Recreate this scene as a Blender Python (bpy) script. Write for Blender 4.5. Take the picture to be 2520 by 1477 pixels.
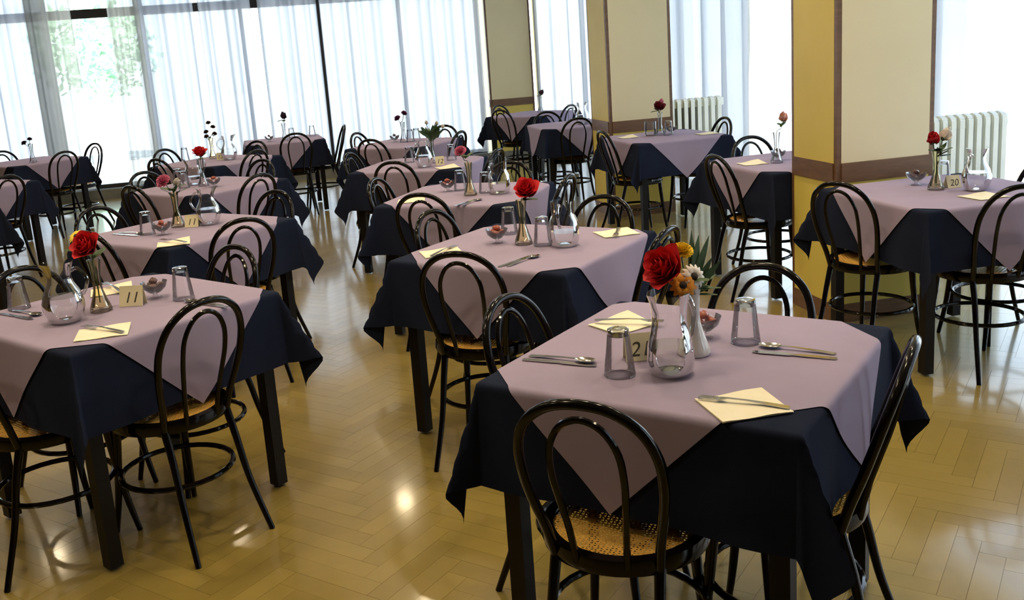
import bpy, bmesh, math, random
from mathutils import Vector, Matrix, noise
sc = bpy.context.scene
COL = sc.collection
for o in list(bpy.data.objects): bpy.data.objects.remove(o)
PI = math.pi
R = math.radians
# ------------------------------------------------------------------ camera
TH = R(11.0)
def make_camera():
    f, pitch, roll, h = 2355.79, 0.21203717, -0.07344551, 1.5607
    cp, sp, cr, sr = math.cos(pitch), math.sin(pitch), math.cos(roll), math.sin(roll)
    w = Vector((0, cp, -sp)); r0 = Vector((1, 0, 0)); u0 = Vector((0, sp, cp))
    r = cr*r0+sr*u0; u = -sr*r0+cr*u0
    rot = Matrix.Rotation(-TH, 3, 'Z')          # room axes: x along the far wall, y towards it
    r, u, w = rot@r, rot@u, rot@w
    cd = bpy.data.cameras.new('camera'); cam = bpy.data.objects.new('camera', cd); COL.objects.link(cam)
    m = Matrix((r, u, -w)).transposed().to_4x4(); m.translation = Vector((0, 0, h))
    cam.matrix_world = m
    cd.sensor_width = 36; cd.sensor_fit = 'HORIZONTAL'; cd.lens = f*36/2520
    cd.shift_x = 53.6/2520; cd.shift_y = -114.1/2520
    cd.clip_start = 0.05; cd.clip_end = 200
    sc.camera = cam
make_camera()
# ------------------------------------------------------------------ world, exposure, lamps
SKY = 6.2
w = bpy.data.worlds.new('sky'); sc.world = w; w.use_nodes = True
nt = w.node_tree; bg = nt.nodes['Background']
tc = nt.nodes.new('ShaderNodeTexCoord'); sx = nt.nodes.new('ShaderNodeSeparateXYZ'); rp = nt.nodes.new('ShaderNodeValToRGB')
e = rp.color_ramp.elements                                   # hazy bright day: paler and brighter towards the horizon all round
e[0].position = 0.0; e[0].color = (0.80, 0.90, 1.0, 1); e[1].position = 0.55; e[1].color = (0.40, 0.52, 0.72, 1)
nt.links.new(tc.outputs['Generated'], sx.inputs[0]); nt.links.new(sx.outputs['Z'], rp.inputs[0]); nt.links.new(rp.outputs[0], bg.inputs[0])
bg.inputs[1].default_value = SKY
sc.view_settings.view_transform = 'Standard'; sc.view_settings.look = 'None'
sc.view_settings.exposure = 0.0; sc.view_settings.gamma = 1.0; sc.view_settings.use_curve_mapping = False
sc.cycles.max_bounces = 12; sc.cycles.transparent_max_bounces = 24
sc.cycles.diffuse_bounces = 5; sc.cycles.glossy_bounces = 5; sc.cycles.transmission_bounces = 10
sc.cycles.caustics_refractive = False; sc.cycles.caustics_reflective = False
sc.cycles.sample_clamp_indirect = 6.0
sd = bpy.data.lights.new('sun', 'SUN'); sd.energy = 22.0; sd.angle = R(1.0); sd.color = (1.0, 0.96, 0.9)
so = bpy.data.objects.new('sun', sd); COL.objects.link(so); so.rotation_euler = (R(32), R(4), 0)   # high, behind the building: it lights the garden only
LAMP = 9.0
def lamp(x, y, p=LAMP, r=0.16):
    ld = bpy.data.lights.new('ceiling_lamp', 'AREA'); ld.shape = 'DISK'; ld.size = r; ld.energy = p
    ld.color = (1.0, 0.80, 0.52); ld.spread = R(140)
    o = bpy.data.objects.new('ceiling_lamp', ld); COL.objects.link(o); o.location = (x, y, 2.96)
for lx in (-2.4, -0.7, 1.0, 2.3):
    for ly in (2.1, 3.3, 4.6, 5.9): lamp(lx, ly, LAMP*(0.5 if lx > 2 and ly > 5 else 1.0))
    for ly in (7.4, 9.2, 11.2): lamp(lx-0.3, ly, LAMP*(0.95 if lx < 2 else 0.45))

# ------------------------------------------------------------------ materials
def mat(name, color, rough=0.6, metal=0.0, spec=0.5, coat=0.0):
    m = bpy.data.materials.new(name); m.use_nodes = True
    b = m.node_tree.nodes['Principled BSDF']
    b.inputs['Base Color'].default_value = (*color, 1); b.inputs['Roughness'].default_value = rough
    b.inputs['Metallic'].default_value = metal; b.inputs['Specular IOR Level'].default_value = spec
    b.inputs['Coat Weight'].default_value = coat; b.inputs['Coat Roughness'].default_value = 0.08
    return m
def nd(m, t, **k):
    n = m.node_tree.nodes.new(t)
    for a, v in k.items(): setattr(n, a, v)
    return n
def lk(m, a, b): m.node_tree.links.new(a, b)
def noisy(m, c1, c2, scale=8.0, stretch=(1, 1, 1), detail=4, bump=0.0, bscale=None):
    """colour mottling between two colours with a little relief"""
    b = m.node_tree.nodes['Principled BSDF']
    tc = nd(m, 'ShaderNodeTexCoord'); mp = nd(m, 'ShaderNodeMapping'); mp.inputs['Scale'].default_value = stretch
    nz = nd(m, 'ShaderNodeTexNoise'); nz.inputs['Scale'].default_value = scale; nz.inputs['Detail'].default_value = detail
    cr = nd(m, 'ShaderNodeValToRGB')
    cr.color_ramp.elements[0].color = (*c1, 1); cr.color_ramp.elements[1].color = (*c2, 1)
    cr.color_ramp.elements[0].position = 0.3; cr.color_ramp.elements[1].position = 0.7
    lk(m, tc.outputs['Object'], mp.inputs[0]); lk(m, mp.outputs[0], nz.inputs[0]); lk(m, nz.outputs[0], cr.inputs[0])
    lk(m, cr.outputs[0], b.inputs['Base Color'])
    if bump:
        n2 = nz
        if bscale:
            n2 = nd(m, 'ShaderNodeTexNoise'); n2.inputs['Scale'].default_value = bscale; lk(m, mp.outputs[0], n2.inputs[0])
        bp = nd(m, 'ShaderNodeBump'); bp.inputs['Strength'].default_value = bump; bp.inputs['Distance'].default_value = 0.002
        lk(m, n2.outputs[0], bp.inputs['Height']); lk(m, bp.outputs[0], b.inputs['Normal'])
    return m
def glassmat(name, tint=(1, 1, 1), edge=(0.55, 0.6, 0.62), refl=0.5):
    """thin glass: clear in the middle, darker and mirror-like towards its silhouette"""
    m = bpy.data.materials.new(name); m.use_nodes = True; t = m.node_tree
    for n in list(t.nodes): t.nodes.remove(n)
    out = t.nodes.new('ShaderNodeOutputMaterial'); tr = t.nodes.new('ShaderNodeBsdfTransparent'); gl = t.nodes.new('ShaderNodeBsdfGlossy')
    gl.inputs['Roughness'].default_value = 0.03
    lw = t.nodes.new('ShaderNodeLayerWeight'); lw.inputs[0].default_value = 0.35
    pw = t.nodes.new('ShaderNodeMath'); pw.operation = 'POWER'; pw.inputs[1].default_value = 2.2
    mixc = t.nodes.new('ShaderNodeMix'); mixc.data_type = 'RGBA'
    mixc.inputs[6].default_value = (*tint, 1); mixc.inputs[7].default_value = (*edge, 1)
    fr = t.nodes.new('ShaderNodeFresnel'); fr.inputs[0].default_value = 1.5
    ml = t.nodes.new('ShaderNodeMath'); ml.operation = 'MULTIPLY'; ml.inputs[1].default_value = refl
    mx = t.nodes.new('ShaderNodeMixShader')
    L = t.links.new
    L(lw.outputs['Facing'], pw.inputs[0]); L(pw.outputs[0], mixc.inputs[0]); L(mixc.outputs[2], tr.inputs[0])
    L(fr.outputs[0], ml.inputs[0]); L(ml.outputs[0], mx.inputs[0]); L(tr.outputs[0], mx.inputs[1]); L(gl.outputs[0], mx.inputs[2]); L(mx.outputs[0], out.inputs[0])
    return m
def curtainmat(name, color, clear):
    """woven voile: some light passes straight through, less where the weave is seen at a slant in the folds"""
    m = bpy.data.materials.new(name); m.use_nodes = True; t = m.node_tree
    for n in list(t.nodes): t.nodes.remove(n)
    out = t.nodes.new('ShaderNodeOutputMaterial'); tr = t.nodes.new('ShaderNodeBsdfTransparent')
    tl = t.nodes.new('ShaderNodeBsdfTranslucent'); df = t.nodes.new('ShaderNodeBsdfDiffuse')
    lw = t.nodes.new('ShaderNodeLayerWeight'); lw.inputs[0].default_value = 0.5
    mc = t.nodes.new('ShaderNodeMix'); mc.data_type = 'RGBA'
    mc.inputs[6].default_value = (*color, 1); mc.inputs[7].default_value = (color[0]*0.42, color[1]*0.46, color[2]*0.50, 1)  # fold shade put into the colour: darker and bluer at a slant
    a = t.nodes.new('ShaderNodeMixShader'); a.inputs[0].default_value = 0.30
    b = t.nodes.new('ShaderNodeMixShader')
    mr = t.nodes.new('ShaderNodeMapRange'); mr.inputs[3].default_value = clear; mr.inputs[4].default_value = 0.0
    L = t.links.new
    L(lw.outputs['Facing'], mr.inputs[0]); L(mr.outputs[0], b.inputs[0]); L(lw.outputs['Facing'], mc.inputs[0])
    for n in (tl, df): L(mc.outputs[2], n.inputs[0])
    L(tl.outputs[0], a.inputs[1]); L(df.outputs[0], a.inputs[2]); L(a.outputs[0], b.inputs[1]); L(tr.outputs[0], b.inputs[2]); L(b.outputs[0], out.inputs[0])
    return m
M = {}
M['black'] = mat('black_lacquer', (0.003, 0.0025, 0.0025), 0.14, 0, 0.28, 0.0)
M['tableleg'] = mat('black_table_leg', (0.005, 0.004, 0.004), 0.45, 0, 0.25)
M['cane'] = noisy(mat('cane', (0.6, 0.4, 0.15), 0.5), (0.58, 0.31, 0.05), (0.74, 0.43, 0.09), 30, bump=0.2)
M['navy'] = noisy(mat('navy_cotton', (0.012, 0.017, 0.036), 0.9, spec=0.06), (0.011, 0.015, 0.032), (0.016, 0.022, 0.046), 5, bump=0.25, bscale=700)
M['mauve'] = noisy(mat('mauve_cotton', (0.34, 0.285, 0.41), 0.9, spec=0.1), (0.325, 0.275, 0.395), (0.36, 0.305, 0.435), 4, bump=0.2, bscale=700)
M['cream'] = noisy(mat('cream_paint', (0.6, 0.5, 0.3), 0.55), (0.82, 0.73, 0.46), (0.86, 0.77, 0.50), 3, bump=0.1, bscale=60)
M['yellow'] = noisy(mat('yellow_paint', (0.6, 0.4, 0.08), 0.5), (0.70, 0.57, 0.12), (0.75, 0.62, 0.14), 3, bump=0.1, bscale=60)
M['wood'] = noisy(mat('brown_wood_trim', (0.12, 0.06, 0.025), 0.4), (0.13, 0.065, 0.028), (0.19, 0.10, 0.045), 9, (1, 1, 6), bump=0.2)
M['frame'] = mat('dark_window_frame', (0.045, 0.04, 0.038), 0.45)
M['framepale'] = mat('pale_metal_frame', (0.5, 0.48, 0.44), 0.4)
M['plaster'] = noisy(mat('warm_plaster', (0.7, 0.62, 0.48), 0.8), (0.68, 0.6, 0.45), (0.74, 0.66, 0.52), 3)
M['panelling'] = noisy(mat('brown_panelling', (0.2, 0.12, 0.06), 0.5), (0.16, 0.09, 0.045), (0.24, 0.15, 0.07), 6, (1, 1, 5))
M['ceil'] = mat('ceiling_paint', (0.60, 0.56, 0.48), 0.9)
M['plinth'] = noisy(mat('grey_stone_plinth', (0.2, 0.2, 0.18), 0.35), (0.16, 0.165, 0.15), (0.24, 0.24, 0.22), 6)
M['pane'] = glassmat('window_glass', (0.97, 0.99, 0.98), (0.8, 0.85, 0.85), 0.5)
M['glass'] = glassmat('clear_glass', (0.98, 0.985, 0.985), (0.92, 0.93, 0.94), 0.9)
M['glassbase'] = glassmat('thick_glass', (0.9, 0.92, 0.92), (0.9, 0.92, 0.92), 4.0)
M['amber'] = glassmat('yellowish_glass', (0.97, 0.94, 0.80), (0.80, 0.73, 0.48), 0.9)
M['water'] = glassmat('water', (0.97, 0.98, 0.98), (0.80, 0.82, 0.83), 1.3)
M['whiteglaze'] = mat('white_glazed_ceramic', (0.82, 0.8, 0.76), 0.12, 0, 0.6, 0.4)
M['paper'] = noisy(mat('cream_paper', (0.86, 0.8, 0.6), 0.8), (0.84, 0.78, 0.58), (0.9, 0.84, 0.66), 20)
M['card'] = mat('yellow_card', (0.74, 0.67, 0.44), 0.7)
M['ink'] = mat('ink', (0.05, 0.045, 0.03), 0.7)
M['steel'] = mat('steel', (0.55, 0.53, 0.5), 0.16, 1.0)
M['radiator'] = noisy(mat('white_radiator_enamel', (0.72, 0.74, 0.70), 0.4), (0.70, 0.72, 0.68), (0.78, 0.79, 0.75), 5)
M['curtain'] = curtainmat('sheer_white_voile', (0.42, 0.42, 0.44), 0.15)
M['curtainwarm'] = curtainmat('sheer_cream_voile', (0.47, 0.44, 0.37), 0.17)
for n, c in dict(red=(0.62, 0.012, 0.02), darkred=(0.20, 0.015, 0.025), pink=(0.72, 0.22, 0.36), purple=(0.22, 0.06, 0.16), yellow_p=(0.95, 0.68, 0.05), orange=(0.80, 0.33, 0.03),
                 white_p=(0.82, 0.78, 0.72), brown_p=(0.12, 0.07, 0.045), dusk=(0.06, 0.025, 0.04), peach=(0.80, 0.45, 0.36)).items():
    M[n] = noisy(mat('petal_'+n, c, 0.6), tuple(x*0.85 for x in c), tuple(min(1, x*1.12) for x in c), 60)
M['disc'] = mat('flower_centre', (0.03, 0.02, 0.015), 0.8)
M['leaf'] = noisy(mat('leaf_green', (0.03, 0.07, 0.02), 0.5), (0.025, 0.06, 0.018), (0.05, 0.11, 0.03), 30)
M['stem'] = mat('stem_green', (0.05, 0.10, 0.03), 0.6)
M['sweet'] = noisy(mat('reddish_wrapper', (0.3, 0.06, 0.035), 0.35), (0.22, 0.05, 0.03), (0.42, 0.10, 0.06), 40)
M['sweetdark'] = noisy(mat('dark_wrapper', (0.10, 0.045, 0.04), 0.35), (0.07, 0.035, 0.03), (0.15, 0.07, 0.06), 40)
M['footpad'] = mat('white_rubber', (0.75, 0.73, 0.66), 0.7)
M['paving'] = noisy(mat('pale_paving', (0.55, 0.55, 0.52), 0.9), (0.62, 0.63, 0.62), (0.70, 0.71, 0.70), 2)
M['treeleaf'] = noisy(mat('tree_leaf', (0.3, 0.5, 0.3), 0.7), (0.28, 0.48, 0.30), (0.42, 0.60, 0.40), 3)
M['bark'] = noisy(mat('bark', (0.2, 0.15, 0.1), 0.9), (0.42, 0.36, 0.3), (0.55, 0.48, 0.4), 12)
# parquet: each plank takes its own tone from its position
def parquet():
    m = mat('parquet_oak', (0.3, 0.2, 0.07), 0.3, 0, 0.5, 1.0)
    b = m.node_tree.nodes['Principled BSDF']; b.inputs['Coat Roughness'].default_value = 0.10
    at = nd(m, 'ShaderNodeAttribute'); at.attribute_name = 'tone'
    tc = nd(m, 'ShaderNodeTexCoord'); mp = nd(m, 'ShaderNodeMapping'); mp.inputs['Scale'].default_value = (1, 1, 1)
    nz = nd(m, 'ShaderNodeTexNoise'); nz.inputs['Scale'].default_value = 7; nz.inputs['Detail'].default_value = 6; nz.inputs['Distortion'].default_value = 1.2
    ad = nd(m, 'ShaderNodeMath', operation='MULTIPLY_ADD'); ad.inputs[1].default_value = 0.6
    cr = nd(m, 'ShaderNodeValToRGB'); cr.color_ramp.elements[0].color = (0.25, 0.18, 0.040, 1); cr.color_ramp.elements[1].color = (0.335, 0.248, 0.062, 1)
    cr.color_ramp.elements[0].position = 0.2; cr.color_ramp.elements[1].position = 0.8
    lk(m, tc.outputs['Object'], mp.inputs[0]); lk(m, mp.outputs[0], nz.inputs[0])
    lk(m, nz.outputs[0], ad.inputs[0]); m2 = nd(m, 'ShaderNodeMath', operation='MULTIPLY'); m2.inputs[1].default_value = 0.34
    lk(m, at.outputs['Fac'], m2.inputs[0]); lk(m, m2.outputs[0], ad.inputs[2]); lk(m, ad.outputs[0], cr.inputs[0]); lk(m, cr.outputs[0], b.inputs['Base Color'])
    bp = nd(m, 'ShaderNodeBump'); bp.inputs['Strength'].default_value = 0.12; bp.inputs['Distance'].default_value = 0.004
    n2 = nd(m, 'ShaderNodeTexNoise'); n2.inputs['Scale'].default_value = 3; lk(m, tc.outputs['Object'], n2.inputs[0]); lk(m, n2.outputs[0], bp.inputs['Height']); lk(m, bp.outputs[0], b.inputs['Normal'])
    return m
M['parquet'] = parquet()

# ------------------------------------------------------------------ mesh helpers
class MB:
    def __init__(s): s.v = []; s.f = []
    def box(s, c, d, rz=0.0):
        x, y, z = c; a, b, h = d[0]/2, d[1]/2, d[2]/2; n = len(s.v); ca, sa = math.cos(rz), math.sin(rz)
        for dz in (-h, h):
            for dx, dy in ((-a, -b), (a, -b), (a, b), (-a, b)): s.v.append((x+dx*ca-dy*sa, y+dx*sa+dy*ca, z+dz))
        s.f += [tuple(n+i for i in q) for q in ((3, 2, 1, 0), (4, 5, 6, 7), (0, 1, 5, 4), (1, 2, 6, 5), (2, 3, 7, 6), (3, 0, 4, 7))]
        return s
    def tube(s, pts, rad, n=8, closed=False, flat=1.0):
        pts = [Vector(p) for p in pts]; N = len(pts); rads = rad if isinstance(rad, (list, tuple)) else [rad]*N
        base = len(s.v); prev = None
        for i, p in enumerate(pts):
            a = pts[(i-1) % N] if (closed or i > 0) else p; b = pts[(i+1) % N] if (closed or i < N-1) else p
            t = (b-a).normalized()
            if prev is None:
                x = t.orthogonal().normalized()
                if abs(t.z) < 0.99: x = t.cross(Vector((0, 0, 1))).normalized()
            else:
                x = (prev-t*prev.dot(t)).normalized()
            prev = x; y = t.cross(x)
            for k in range(n):
                an = 2*PI*k/n; s.v.append(tuple(p+rads[i]*(math.cos(an)*x+flat*math.sin(an)*y)))
        for i in range(N if closed else N-1):
            j = (i+1) % N
            for k in range(n):
                l = (k+1) % n; s.f.append((base+i*n+k, base+i*n+l, base+j*n+l, base+j*n+k))
        if not closed:
            s.f.append(tuple(base+k for k in reversed(range(n)))); s.f.append(tuple(base+(N-1)*n+k for k in range(n)))
        return s
    def lathe(s, prof, n=20, c=(0, 0, 0), cap=False):
        base = len(s.v)
        for r, z in prof:
            for k in range(n):
                a = 2*PI*k/n; s.v.append((c[0]+r*math.cos(a), c[1]+r*math.sin(a), c[2]+z))
        for i in range(len(prof)-1):
            for k in range(n):
                l = (k+1) % n; s.f.append((base+i*n+k, base+i*n+l, base+(i+1)*n+l, base+(i+1)*n+k))
        if cap:
            s.f.append(tuple(base+k for k in reversed(range(n)))); s.f.append(tuple(base+(len(prof)-1)*n+k for k in range(n)))
        return s
    def grid(s, fn, nu, nv):
        base = len(s.v)
        for i in range(nu+1):
            for j in range(nv+1): s.v.append(tuple(fn(i/nu, j/nv)))
        for i in range(nu):
            for j in range(nv):
                q = base+i*(nv+1)+j; s.f.append((q, q+nv+1, q+nv+2, q+1))
        return s
    def mesh(s, name, m, smooth=True, ang=40):
        me = bpy.data.meshes.new(name); me.from_pydata(s.v, [], s.f); me.update()
        if m: me.materials.append(m)
        bm = bmesh.new(); bm.from_mesh(me); bmesh.ops.remove_doubles(bm, verts=bm.verts, dist=1e-5); bmesh.ops.recalc_face_normals(bm, faces=bm.faces)
        if smooth:
            for f in bm.faces: f.smooth = True
            for e in bm.edges:
                if len(e.link_faces) == 2 and e.calc_face_angle(0) > R(ang): e.smooth = False
        bm.to_mesh(me); bm.free()
        return me
def link(name, me, parent=None, loc=(0, 0, 0), rz=0.0, m=None):
    o = bpy.data.objects.new(name, me); COL.objects.link(o)
    o.location = loc; o.rotation_euler = (0, 0, rz)
    if parent: o.parent = parent
    if m and me: o.material_slots[0].link = 'OBJECT'; o.material_slots[0].material = m
    return o
def tag(o, label, cat, group=None, kind=None):
    if label: o['label'] = label
    if cat: o['category'] = cat
    if group: o['group'] = group
    if kind: o['kind'] = kind
    return o
def thing(name, label, cat, loc=(0, 0, 0), rz=0.0, group=None):
    return tag(link(name, None, None, loc, rz), label, cat, group)
def struct(name, me, parent=None, **k):
    o = link(name, me, parent, **k)
    if not parent: o['kind'] = 'structure'
    return o
def catmull(pts, n):
    P = [Vector(p) for p in pts]; out = []
    for i in range(len(P)-1):
        p0 = P[i-1] if i else P[0]*2-P[1]; p1, p2 = P[i], P[i+1]; p3 = P[i+2] if i+2 < len(P) else P[-1]*2-P[-2]
        for k in range(n):
            t = k/n; out.append(0.5*((2*p1)+(p2-p0)*t+(2*p0-5*p1+4*p2-p3)*t*t+(3*p1-p0-3*p2+p3)*t**3))
    out.append(P[-1]); return out

# ------------------------------------------------------------------ room shell
FV = 13.1            # far wall
RU = 4.75            # right wall
U0, U1, V0, V1, CEIL = -6.6, 4.95, -3.2, 13.3, 3.0
def build_floor():
    fl = struct('floor', MB().box(((U0+U1)/2, (V0+V1)/2, -0.06), (U1-U0, V1-V0, 0.1)).mesh('floor_slab', M['plinth'], False))
    rnd = random.Random(4); W_, L_, T_ = 0.072, 0.36, 0.012; g = 0.0004
    n = 5                                                  # plank is five widths long: a true herringbone grid
    proto = MB()
    def plank_geo(rv, dz):
        a, b = L_/2-g, W_/2-g
        v = [(-a, -b, -T_), (a, -b, -T_), (a, b, -T_), (-a, b, -T_), (-a, -b, 0), (a, -b, 0), (a, b, 0), (-a, b, 0)]
        f = [(0, 1, 5, 4), (1, 2, 6, 5), (2, 3, 7, 6), (3, 0, 4, 7), (4, 5, 6, 7)]
        return v, f
    v0, f0 = plank_geo(0, 0)
    planks = []
    # herringbone laid on the 45 degree of the room
    c45 = math.sqrt(0.5)
    K = 190
    def put(cx, cy, r):
        x, y = (cx-cy)*c45*W_-0.4, (cx+cy)*c45*W_+5.0
        if U0-0.2 < x < U1+0.2 and V0 < y < V1+0.1: planks.append((x, y, r+PI/4))
    for i in range(-K, K):
        for q in range(-2*K//(2*n), 2*K//(2*n)+1):
            put(i+2*n*q+n/2, i+0.5, 0.0)                    # lies along the first direction
            put(i+0.5, i-2*n*q-1.5*n+1, PI/2)               # lies across it
    fwd = Vector((math.sin(TH), math.cos(TH)))
    def vis(p):
        d = p[0]*fwd.x+p[1]*fwd.y; s = p[0]*fwd.y-p[1]*fwd.x
        return d > 1.75 and -0.62*d-0.3 < s < 0.62*d+0.3
    near = sorted([p for p in planks if vis(p)], key=lambda p: math.hypot(p[0], p[1]))[:298]
    ns = set(near)
    tones = [i/7 for i in range(8)]; pm = []
    for k, t in enumerate(tones):
        me = bpy.data.meshes.new('plank'); me.from_pydata(v0, [], f0); me.materials.append(M['parquet'])
        at = me.attributes.new('tone', 'FLOAT', 'FACE'); at.data.foreach_set('value', [t]*len(f0)); pm.append(me)
    for p in near:
        o = link('plank', pm[rnd.randrange(8)], fl, (p[0], p[1], rnd.uniform(-0.00015, 0.00015)), p[2])
    V, F, TN = [], [], []
    for p in planks:
        if p in ns: continue
        ca, sa = math.cos(p[2]), math.sin(p[2]); b = len(V); dz = rnd.uniform(-0.00015, 0.00015)
        V += [(p[0]+x*ca-y*sa, p[1]+x*sa+y*ca, z+dz) for x, y, z in v0]; F += [tuple(b+i for i in q) for q in f0]; TN += [rnd.random()]*len(f0)
    me = bpy.data.meshes.new('planks'); me.from_pydata(V, [], F); me.materials.append(M['parquet'])
    at = me.attributes.new('tone', 'FLOAT', 'FACE'); at.data.foreach_set('value', TN)
    o = link('distant_planks', me, fl); o['kind'] = 'stuff'
build_floor()
struct('ceiling', MB().box(((U0+U1)/2, (V0+V1)/2, CEIL+0.06), (U1-U0, V1-V0, 0.1)).mesh('ceiling', M['ceil'], False))
struct('wall_left', MB().box((U0-0.1, (V0+V1)/2, CEIL/2), (0.2, V1-V0, CEIL)).mesh('wall_left', M['panelling'], False))
struct('wall_back', MB().box(((U0+U1)/2, V0-0.1, CEIL/2), (U1-U0, 0.2, CEIL)).mesh('wall_back', M['panelling'], False))
# far wall: a low stone plinth below and a lintel above the glazing
struct('wall_far', MB().box(((U0+U1)/2, FV+0.1, 2.9), (U1-U0, 0.2, 0.2)).mesh('wall_far', M['plaster'], False))
struct('baseboard_far', MB().box(((U0+U1)/2, FV+0.02, 0.065), (U1-U0, 0.24, 0.13)).mesh('baseboard_far', M['plinth'], False))
struct('wall_right', MB().box((RU+0.1, (V0+V1)/2, 2.9), (0.2, V1-V0, 0.2)).box((RU+0.1, (V0-0.6)/2, 1.4), (0.2, -V0-0.6, 2.8)).mesh('wall_right', M['plaster'], False))
struct('baseboard_right', MB().box((RU+0.1, 6.25, 0.05), (0.2, 13.7, 0.1)).mesh('baseboard_right', M['plinth'], False))
def glazing(name, a, b, axis, pos, z0, z1, mulls, trans, mw=0.05, tmat='frame'):
    """glazed wall along one axis: posts, transoms and a pane in every opening"""
    w_ = tag(link(name, None, None), None, None, kind='structure')
    def bx(nm, c, d, m):
        if axis == 'y': c = (c[1], c[0], c[2]); d = (d[1], d[0], d[2])
        link(nm, MB().box((0, 0, 0), d).mesh(nm, m, False), w_, c)
    xs = [a]+mulls+[b]
    for x in xs: bx('mullion', (x, pos, (z0+z1)/2), (mw, 0.07, z1-z0), M[tmat])
    zs = [z0]+trans+[z1]
    for i in range(len(xs)-1):
        L = xs[i+1]-xs[i]-mw; cx = (xs[i]+xs[i+1])/2
        for z in trans: bx('transom', (cx, pos, z), (L, 0.06, 0.11), M[tmat])
        bx('sill', (cx, pos, z0+0.025), (L, 0.07, 0.05), M[tmat])
        for k in range(len(zs)-1):
            lo = zs[k]+(0.05 if k == 0 else 0.055); hi = zs[k+1]-(0.055 if k < len(zs)-2 else 0)
            bx('pane', (cx, pos+0.005, (lo+hi)/2), (L, 0.008, hi-lo), M['pane'])
glazing('window_1', U0, 2.60, 'x', FV+0.06, 0.13, 2.8, [-5.4, -4.1, -2.88, -1.72, -0.50, 0.50, 1.55], [2.33])
glazing('window_2', 3.42, RU, 'x', FV+0.06, 0.13, 2.8, [4.1], [], tmat='framepale')
glazing('window_3', -0.6, FV, 'y', RU+0.06, 0.10, 2.8, [0.8, 2.2, 3.6, 5.0, 6.55, 8.1, 9.65, 11.4], [], tmat='framepale')
def column(u0, v0, wd, dp, name):
    c = tag(link(name, None, None, (u0+wd/2, v0+dp/2, 0)), None, None, kind='structure')
    a, b = wd/2, dp/2; t = 0.006
    link('core', MB().box((0, 0, CEIL/2), (wd-2*t, dp-2*t, CEIL)).mesh('core', M['yellow'], False), c)
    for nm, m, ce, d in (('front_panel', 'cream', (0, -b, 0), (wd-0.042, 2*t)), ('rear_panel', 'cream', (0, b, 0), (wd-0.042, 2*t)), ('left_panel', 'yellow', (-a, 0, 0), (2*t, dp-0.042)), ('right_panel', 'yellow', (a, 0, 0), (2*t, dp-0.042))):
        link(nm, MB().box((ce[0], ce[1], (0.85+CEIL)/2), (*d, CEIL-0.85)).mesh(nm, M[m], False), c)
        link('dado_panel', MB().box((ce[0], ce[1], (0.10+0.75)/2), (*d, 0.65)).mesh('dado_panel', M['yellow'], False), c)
        link('dado_rail', MB().box((ce[0], ce[1], 0.80), (d[0]+(0.012 if d[0] < 0.1 else 0), d[1]+(0.012 if d[1] < 0.1 else 0), 0.10)).mesh('dado_rail', M['wood'], False), c)
        link('skirting', MB().box((ce[0], ce[1], 0.05), (d[0]+(0.01 if d[0] < 0.1 else 0), d[1]+(0.01 if d[1] < 0.1 else 0), 0.10)).mesh('skirting', M['wood'], False), c)
    for sx in (-1, 1):
        for sy in (-1, 1):
            link('corner_strip', MB().box((sx*(a-0.008), sy*(b-0.008), CEIL/2), (0.026, 0.026, CEIL)).mesh('corner_strip', M['wood'], False), c)
column(2.70, 4.43, 0.545, 0.44, 'trim_1')
column(2.70, 8.00, 0.575, 0.50, 'trim_2')
column(2.70, 13.06, 0.62, 0.40, 'trim_3')

# ------------------------------------------------------------------ curtains
def curtain(label, a, b, axis, pos, z0, z1, seed, folds=9.0, amp=0.035, m='curtain', gather=0.0, thick=1):
    rnd = random.Random(seed); ph = [rnd.uniform(0, 6.28) for _ in range(5)]; L = b-a
    def fn(s, t):
        x = a+L*s; z = z0+(z1-z0)*t
        warp = s+0.03*math.sin(5*s+ph[3])+0.02*math.sin(13*s+ph[4])
        k = folds*L*warp
        d = amp*(math.sin(6.283*k+ph[0])+0.45*math.sin(6.283*k*0.47+ph[1])+0.25*math.sin(6.283*k*2.1+ph[2]))*(1.0-0.25*t)
        x += gather*0.10*(1-t)*math.sin(3.1416*s)
        return (x, pos+d, z) if axis == 'x' else (pos+d, x, z)
    mb = MB(); n = max(24, int(L*folds*9)); mb.grid(fn, n, 5)
    o = link('curtain', mb.mesh('curtain', M[m], True, 180))
    tag(o, label, 'curtain', 'sheer floor-length curtains')
cf = FV-0.15
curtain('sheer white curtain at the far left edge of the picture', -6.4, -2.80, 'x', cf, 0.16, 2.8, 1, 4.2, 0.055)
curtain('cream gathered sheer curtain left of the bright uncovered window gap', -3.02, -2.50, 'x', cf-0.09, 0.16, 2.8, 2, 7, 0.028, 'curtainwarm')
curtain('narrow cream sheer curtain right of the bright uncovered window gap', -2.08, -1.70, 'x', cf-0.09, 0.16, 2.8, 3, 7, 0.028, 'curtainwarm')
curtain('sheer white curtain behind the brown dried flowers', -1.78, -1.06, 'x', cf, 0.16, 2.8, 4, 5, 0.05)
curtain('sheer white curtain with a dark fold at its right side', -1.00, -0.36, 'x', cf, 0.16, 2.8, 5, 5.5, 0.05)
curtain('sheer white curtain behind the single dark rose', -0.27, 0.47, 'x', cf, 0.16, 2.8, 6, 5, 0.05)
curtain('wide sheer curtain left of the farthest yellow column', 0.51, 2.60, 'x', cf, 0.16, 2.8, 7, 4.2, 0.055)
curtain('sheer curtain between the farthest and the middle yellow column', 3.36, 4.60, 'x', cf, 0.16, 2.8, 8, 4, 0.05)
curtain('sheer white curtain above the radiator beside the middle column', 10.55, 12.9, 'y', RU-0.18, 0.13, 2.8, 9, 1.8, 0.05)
curtain('sheer white curtain with broad folds left of the nearest column', 9.05, 10.35, 'y', RU-0.18, 0.13, 2.8, 10, 2.2, 0.07)
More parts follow.
